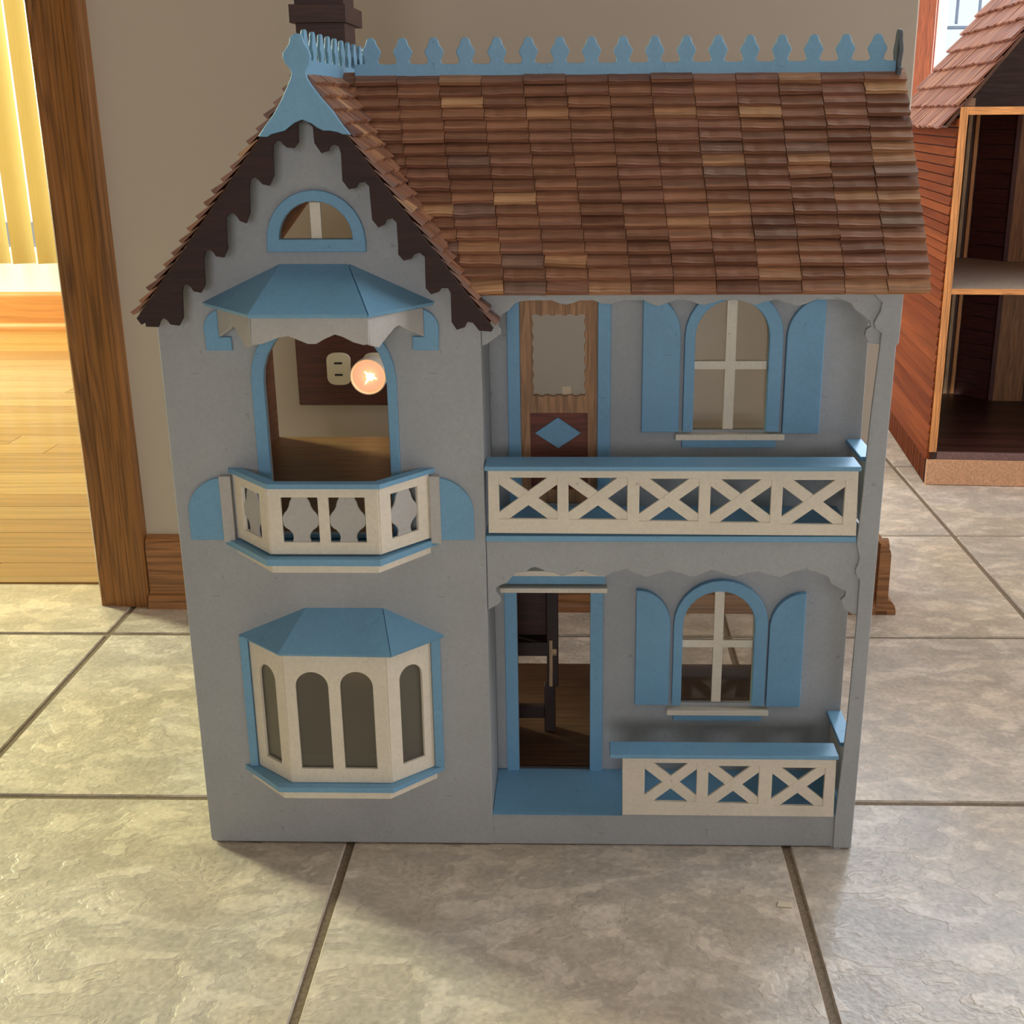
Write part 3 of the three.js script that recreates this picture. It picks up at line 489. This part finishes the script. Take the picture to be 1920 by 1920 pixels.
{ const Rs = slope(V(0.2240, 0.3975, 0), V(RX, 0.5505, 0), V(0, 0, -1)), Ls = slope(V(-0.0062, 0.4046, 0), V(RX, 0.5512, 0), V(0, 0, 1)), zf = 0.0185;
  part('roof_board', plate(shape([[-zf + 0.001, 0.0015], [0.004, 0.0015], [0.112, Rs.len], [-zf + 0.001, Rs.len]]), -0.0050, -0.0012, 0).applyMatrix4(Rs.m), attic, towerRoof);
  part('roof_board', plate(rect(-ZB * 0 + 0.112, -ZB, Rs.len * 0.35, Rs.len), -0.0050, -0.0012, 0).applyMatrix4(Rs.m), attic, towerRoof);
  part('roof_board', plate(rect(ZB, zf - 0.001, 0.0015, Ls.len), -0.0046, -0.0012, 0).applyMatrix4(Ls.m), attic, towerRoof);
  part('rafter_lining', plate(rect(ZB, -0.0060, 0.0200, Ls.len - 0.006), -0.0110, -0.0047, 0).applyMatrix4(Ls.m), attic, towerRoof);
  const e = 0.00958, rows = 20, more = [];
  for (let r = 0; r < rows; r++) {
    const y = r * e - 0.0015, h = 0.3975 + (0.1530 * (y + 0.002)) / Rs.len, zv = Math.min(0.002, Math.max(-0.105, 0.0080 - ((h - 0.4165) / 0.1353) * 0.113)), end = -zv + 0.010;
    let x = -zf - rr(0, 0.0006);
    const wv = 0.0205;
    while (x < end - 0.004) { let w = Math.min(wv + rr(-0.004, 0.004), end + 0.004 - x); if (end - (x + w) < 0.007) w = end + 0.002 - x;
      putShingle(towerRoof, Rs, x + w / 2, y + rr(-0.0008, 0.0008), w / shW, 0.135 + rr(-0.02, 0.04), Math.floor(rnd() * 8), rr(0, 0.0004), rr(-0.03, 0.03), false); x += w; }
    const yl = r * (Ls.len / 19.6) - 0.0015;
    putShingle(towerRoof, Ls, zf - shW / 2 + rr(-0.0002, 0.0006), yl, 1, 0.16 + rr(-0.02, 0.05), Math.floor(rnd() * 8), 0, rr(-0.02, 0.02), false);
    if (r < 19) for (let c = 1; c < 10; c++) more.push(variants[(r + c) % 8].clone().rotateX(-0.14).translate(zf - shW * (c + 0.5), yl, 0.0008).applyMatrix4(Ls.m));
  }
  part('far_shingles', more, cedar[0], towerRoof).userData.kind = 'stuff';
  part('ridge_board', bx(RX - 0.0022, RX + 0.0022, 0.5405, 0.5470, ZB, zf - 0.002), attic, towerRoof); }
// --- bargeboards and gable finial
const bargeL = mm([[111.5, 548.0], [111.5, 523.3], [107.1, 521.0], [106.8, 510.1], [103.9, 506.7], [99.4, 507.1], [97.3, 508.8], [95.7, 511.0], [93.5, 511.0], [91.1, 508.9], [90.7, 503.8], [90.1, 490.5], [86.9, 484.4], [82.5, 485.3], [80.4, 487.9], [78.3, 489.7], [75.5, 488.4], [74.2, 484.0], [73.4, 468.3], [70.5, 461.7], [66.6, 463.1], [65.0, 465.7], [63.3, 467.7], [60.1, 467.5], [58.0, 464.9], [57.6, 460.4], [57.3, 446.2], [54.5, 440.6], [49.5, 441.3], [47.9, 444.0], [46.2, 445.5], [42.9, 444.4], [41.4, 439.1], [40.9, 423.8], [37.6, 418.5], [33.1, 419.4], [31.5, 422.0], [29.3, 423.8], [26.4, 422.5], [25.5, 418.3], [24.7, 402.6], [21.5, 397.5], [16.0, 398.2], [13.9, 401.3], [11.7, 402.4], [9.7, 400.8], [7.8, 396.6], [-0.2, 396.9], [-0.2, 399.5], [-2.9, 398.1], [-5.7, 402.3], [-0.5, 408.6]]);
const bargeR = mm([[111.7, 548.0], [111.7, 523.3], [116.3, 518.9], [116.6, 509.6], [120.6, 503.6], [124.8, 504.8], [126.3, 507.8], [129.0, 508.6], [131.6, 507.4], [132.7, 503.5], [132.6, 487.2], [136.4, 482.0], [140.9, 482.8], [142.9, 485.8], [146.5, 486.4], [149.1, 483.7], [149.9, 463.6], [153.7, 458.7], [157.4, 460.4], [158.9, 463.5], [162.6, 464.4], [165.2, 461.7], [165.5, 446.6], [165.3, 442.2], [168.5, 438.3], [173.6, 439.4], [175.4, 442.1], [178.8, 443.2], [182.1, 440.5], [181.9, 421.0], [185.2, 417.1], [190.3, 418.7], [192.1, 421.0], [196.1, 421.0], [197.7, 417.6], [197.7, 399.5], [200.9, 394.4], [206.1, 396.1], [207.9, 399.5], [211.3, 398.9], [214.1, 395.5], [215.2, 393.8], [223.2, 393.2], [224.4, 395.4]]);
part('bargeboard', plate(bargeL, 0.0180, 0.0208, 0.0003), barge, house); part('bargeboard', plate(bargeR, 0.0180, 0.0208, 0.0003), barge, house);
const finial = mm([[110.8, 572.4], [108.6, 571.9], [106.5, 569.9], [105.8, 566.7], [104.1, 564.3], [101.7, 561.5], [101.4, 559.0], [102.2, 556.6], [103.8, 554.1], [105.6, 552.1], [106.1, 549.6], [105.2, 546.8], [102.9, 542.3], [98.9, 534.9], [92.9, 525.8], [87.0, 519.1], [83.1, 513.7], [88.4, 513.4], [90.7, 514.9], [95.7, 516.1], [99.3, 516.9], [102.1, 519.0], [105.8, 521.5], [108.6, 522.7], [110.8, 523.3], [113.4, 522.3], [116.4, 521.0], [119.8, 518.5], [123.2, 516.9], [127.6, 516.8], [132.0, 515.9], [135.4, 514.6], [139.9, 514.4], [134.9, 520.5], [130.1, 528.0], [123.5, 535.5], [117.9, 543.0], [115.5, 547.1], [115.0, 550.4], [115.9, 552.8], [117.9, 556.1], [118.5, 559.3], [117.5, 562.9], [115.1, 566.6], [114.1, 570.2], [112.9, 571.8]]);
part('gable_finial', plate(finial, 0.0212, 0.0242, 0.0004), blue, house);
// --- ridge cresting with finials
const spear = [[0.0070, 0], [0.0047, 0.0009], [0.0044, 0.0024], [0.0053, 0.0046], [0.0066, 0.0074], [0.0065, 0.0086], [0.0052, 0.0108], [0.0040, 0.0124], [0.0035, 0.0138], [0.0032, 0.0150], [0.0026, 0.0162], [0.0014, 0.0171], [0, 0.0174]];
function cresting(L, n, first, step, base, lean = 0) {
  const o = [[0, 0], [L, 0], [L, base]];
  for (let i = n - 1; i >= 0; i--) { const c = first + i * step; for (const [w, h] of spear) o.push([c + w, base + h]); for (const [w, h] of spear.slice(0, -1).reverse()) o.push([c - w, base + h]); }
  o.push([0, base]); return o;
}
part('ridge_cresting', plate(cresting(0.3760, 17, 0.0122, 0.02186, 0.0138), 0, 0.0028, 0.0004).translate(0.1222, 0.5452, -0.1065), blue, house);
part('ridge_cresting', plate(cresting(0.285, 12, 0.0098, 0.0243, 0.0128), -0.0014, 0.0014, 0.0004).applyMatrix4(new THREE.Matrix4().makeBasis(V(0, 0, -1), V(0, 1, 0), V(1, 0, 0)).setPosition(0.1125, 0.5450, 0.0210)), blue, house);
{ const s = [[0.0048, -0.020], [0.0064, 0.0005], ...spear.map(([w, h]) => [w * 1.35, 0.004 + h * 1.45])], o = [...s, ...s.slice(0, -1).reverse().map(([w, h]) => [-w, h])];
  part('end_finial', plate(o, -0.0015, 0.0015, 0.0003).applyMatrix4(new THREE.Matrix4().makeBasis(V(0, 0, -1), V(0, 1, 0), V(1, 0, 0)).setPosition(0.4988, 0.5500, -0.106)), M('#5a6168', 0.7), house); }  // dark tone carries the shade and raw edge of this edge-on finial
// --- chimney
const ch = sub('chimney', house);
part('stack', [bx(0.0725, 0.1088, 0.485, 0.72, -0.192, -0.150, 0.0006)], chimneyWood, ch);
part('band', bx(0.0690, 0.1106, 0.5893, 0.6018, -0.216, -0.146, 0.0006), chimneyWood, ch);
part('band', bx(0.0705, 0.1100, 0.6400, 0.6500, -0.200, -0.146, 0.0006), chimneyWood, ch);

// dark wooden toy piece inside the open lower doorway
const toy = thing('toy_furniture', 'dark brown wooden toy furniture with crossbars standing inside the open lower doorway', 'toy', [0.2255, F1, -0.133]);
part('side_post', bx(0.0270, 0.0365, 0.0425, 0.1500, -0.010, 0.002, 0.0006, true), darkWood, toy);
part('leg', bx(0.0245, 0.0338, 0, 0.0424, -0.008, 0.002, 0.0006, true), darkWood, toy); part('leg', bx(-0.0095, -0.0010, 0, 0.1480, -0.008, 0.002, 0.0006, true), darkWood, toy);
part('seat', bx(-0.0012, 0.0290, 0.0705, 0.0828, -0.020, 0.003, 0.0006), darkWood, toy);
part('back_panel', bx(-0.0012, 0.0268, 0.083, 0.1500, -0.018, -0.012, 0.0006), M('#4a2a22', 0.6, { map: fineMap }), toy);
part('stretcher', bx(-0.0012, 0.0244, 0.0120, 0.0232, -0.006, 0.001, 0.0006), darkWood, toy);
const peg = part('edge_strip', [bx(0.0290, 0.0318, 0.0430, 0.0850, 0.0021, 0.0036, 0.0003, true), bx(0.0318, 0.0352, 0.0712, 0.0772, 0.0021, 0.0034, 0.0003)], bareWood, toy); peg.userData.label = 'pale unpainted strip on the edge';

// chip of wood lying beside the grout line
const chip = part(numbered('wood_chip'), plate([[0, 0], [0.0105, -0.0012], [0.0112, 0.0042], [0.0022, 0.0062]], 0, 0.0007, 0.0002).rotateX(-Math.PI / 2), M('#dccdb4', 0.7), scene);
chip.position.set(0.4175, 0.0001, 0.0735); tag(chip, 'tiny pale wood chip on the tile in front of the grey post', 'wood chip');

// ================================================================== the orange dollhouse behind
const h2 = thing('dollhouse', 'orange unpainted wooden dollhouse with open rooms behind the grey dollhouse', 'dollhouse', [0.7893, 0, -0.9555], -0.074);
const siding = ['#84401e', '#8c4722', '#7e3b1a', '#924c26'].map((c) => new THREE.MeshPhysicalMaterial({ color: c, roughness: 0.85, specularIntensity: 0.25, map: floorWoodMap })), edgeWood = M('#f2a764', 0.55, { map: fineMap }), brown2 = M('#5d3a2a', 0.6, { map: fineMap }), dark2 = M('#5a2c24', 0.6, { map: fineMap });
const mdf = M('#f2b98f', 0.75, { map: mdfMap }), H2W = 0.50, H2D = 0.408;
part('front_board', bx(0, H2W, 0.0005, 0.0390, -0.010, 0, 0.0008), mdf, h2);
part('floor_edge', bx(0.0125, H2W - 0.01, 0.0392, 0.0505, -0.010, -0.0012, 0.0006), M('#8d6a66', 0.7, { map: mdfMap }), h2);
const jointDark = M('#3a1c10', 0.85); part('left_wall', bx(0.0018, 0.0100, 0.0395, 0.520, -H2D, -0.0003, 0.0004, true), jointDark, h2);
part('wall_edge', bx(0.0005, 0.0112, 0.0505, 0.5300, -0.0002, 0.0014, 0.0004, true), edgeWood, h2);
part('right_wall', bx(H2W - 0.011, H2W, 0.0395, 0.530, -H2D, 0, 0.0004, true), edgeWood, h2);
part('back_wall', plate([[0.0102, 0.0395], [H2W - 0.011, 0.0395], [H2W - 0.011, 0.5200], [H2W / 2, 0.8440], [0.0102, 0.5200]], -H2D - 0.006, -H2D, 0), brown2, h2);
part('inner_lining', bx(0.0101, 0.0112, 0.0515, 0.519, -H2D, -0.0015, 0, true), brown2, h2);
for (let i = 0; i < 16; i++) part('plank', uvm(new RoundedBoxGeometry(H2W - 0.024, 0.003, 0.0242, 1, 0.0005).translate(H2W / 2, 0.0500, -0.0135 - i * 0.0246), rr(0, 1), rr(0, 1)), M(['#4a2a24', '#40221e', '#53302a'][i % 3], 0.35, { map: fineMap }), h2);
part('middle_floor', bx(0.0113, H2W - 0.0115, 0.2805, 0.2868, -H2D, -0.002), M('#c4b6a8', 0.85, { map: mdfMap }), h2);
part('floor_trim', bx(0.0113, H2W - 0.0115, 0.2798, 0.2876, -0.0019, 0.0012, 0.0004), edgeWood, h2);
part('attic_floor', bx(0.0113, H2W - 0.0115, 0.5205, 0.5290, -H2D, -0.002), edgeWood, h2);
part('floor_trim', bx(0.0113, H2W - 0.0115, 0.5198, 0.5300, -0.0019, 0.0012, 0.0004), edgeWood, h2);
const slits = []; { // lap siding on the outer left wall, board by board
  const e = 0.0129; for (let i = 0; i < 37; i++) { const y = 0.040 + i * e, g = new THREE.BufferGeometry(), a = [-0.0006, 0.0018], top = Math.min(y + e, 0.5195); if (top - y < 0.004) break;
    part('siding_board', uvm(plate([[0.0018, y], [-0.0030, y], [-0.0026, y + 0.0030], [-0.0006, top - 0.0019], [0.0018, top - 0.0019]].reverse().map(([x, yy]) => [-x, yy]).reverse(), 0, H2D - 0.001, 0).applyMatrix4(new THREE.Matrix4().makeScale(-1, 1, -1)), rr(0, 1), rr(0, 1)), siding[Math.floor(rnd() * 4)], h2); } }
const fd = sub('foundation_lattice', h2);
part('lattice_board', bx(-0.0008, 0.0016, 0.0005, 0.0395, -H2D, -0.0105), jointDark, fd);
for (let i = 0; i < 30; i++) { const z = -0.016 - i * 0.0130; part('lattice_slat', bx(-0.0017, -0.0007, 0.002, 0.0370, z - 0.0060, z, 0.0003, true), siding[i % 4], fd); }
part('lattice_rail', bx(-0.0022, -0.0008, 0.0372, 0.0397, -H2D, -0.0105, 0.0004), siding[1], fd);
// rooms: light trim and door at the back left, dark boarded bay, brown panel
for (const [b0, b1] of [[0.0516, 0.2795], [0.2870, 0.5195]]) {
  part('window_trim', bx(0.0113, 0.098, b0, b1, -H2D, -H2D + 0.003, 0, true), M('#c9b497', 0.7, { map: fineMap }), h2);
  part('trim_strip', bx(0.074, 0.080, b0, b1, -H2D + 0.003, -H2D + 0.008, 0.0006, true), bareWood, h2); part('trim_strip', bx(0.100, 0.106, b0, b1, -H2D, -H2D + 0.008, 0.0006, true), bareWood, h2); part('trim_strip', bx(0.112, 0.118, b0, b1, -H2D, -H2D + 0.007, 0.0006, true), edgeWood, h2);
  const p = [0.120, -0.404], q = [0.164, -0.352], L = lenOf(p, q), n = Math.floor((b1 - b0) / 0.0232);
  for (let i = 0; i < n; i++) part('wall_board', onWall(bx(0, L, b0 + i * 0.0232, b0 + i * 0.0232 + 0.0222, -0.004, -0.001 * (i % 2), 0.0006), p, q), dark2, h2);
  part('trim_strip', bx(0.1635, 0.1710, b0, b1, -0.354, -0.344, 0.0006, true), dark2, h2);
  part('partition', bx(0.1711, 0.330, b0, b1, -0.352, -0.346, 0, true), M('#a67650', 0.65, { map: fineMap }), h2);
  part('trim_strip', bx(0.2200, 0.2245, b0, b1, -0.346, -0.3425, 0.0005, true), brown2, h2);
}
// gable and roof
part('gable_back', plate([[0.004, 0.530], [H2W - 0.004, 0.530], [H2W / 2, 0.853]], -0.12, -0.116, 0), M('#4d3a33', 0.75, { map: fineMap }), h2);
part('eave_block', bx(0.006, 0.020, 0.519, 0.541, -0.0305, -0.0030, 0.0006), M('#8a6a52', 0.7, { map: fineMap }), h2);
const r2 = sub('roof', h2);
{ const Ls = slope(V(-0.0215, 0.5040, 0), V(H2W / 2, 0.8584, 0), V(0, 0, 1)), Rs = slope(V(H2W + 0.0215, 0.5040, 0), V(H2W / 2, 0.8584, 0), V(0, 0, -1)), zf = 0.002, zb = -0.416;
  part('roof_board', plate(rect(zb + 0.002, zf - 0.003, 0.004, Ls.len), -0.0062, -0.0020, 0).applyMatrix4(Ls.m), M('#6b4632', 0.7, { map: fineMap }), r2);
  part('roof_board', plate(rect(-zf + 0.003, -zb - 0.002, 0.004, Rs.len), -0.0062, -0.0020, 0).applyMatrix4(Rs.m), M('#6b4632', 0.7, { map: fineMap }), r2);
  const tones = ['#a3664e', '#9a5e48', '#aa7056', '#925743'].map((c) => M(c, 0.6, { map: fineMap })), va = []; for (let i = 0; i < 6; i++) va.push(shingleVariant(0.0210, 0.046, 0.0036, 0.0012, 300 + i));
  const e = 0.0350, far = [];
  for (let r = 0; r < 12; r++) { let z = zf + rr(-0.001, 0.0015);
    while (z > zb) { const w = rr(0.017, 0.0235), m = new THREE.Mesh(va[Math.floor(rnd() * 6)], tones[Math.floor(rnd() * 4)]); m.name = 'shingle'; m.castShadow = m.receiveShadow = true;
      m.position.copy(V(z - w / 2, r * e - 0.003 + rr(-0.0015, 0.0015), 0.0020).applyMatrix4(Ls.m)); m.quaternion.copy(Ls.q).multiply(new THREE.Quaternion().setFromEuler(new THREE.Euler(-0.078 + rr(-0.012, 0.01), 0, rr(-0.025, 0.025)))); m.scale.set((w - 0.0006) / 0.021, 1, 1);
      if (r < 9) r2.add(m); else { m.updateMatrix(); far.push(m.geometry.clone().applyMatrix4(m.matrix)); }
      z -= w; } }
  for (let r = 0; r < 12; r++) for (let c = 0; c < 22; c++) far.push(va[(r + c) % 6].clone().rotateX(-0.075).translate(-zf + 0.0105 + c * 0.0208, r * e - 0.003, 0.002).applyMatrix4(Rs.m));
  part('far_shingles', far, tones[0], r2).userData.kind = 'stuff'; }

renderer.render(scene, camera);
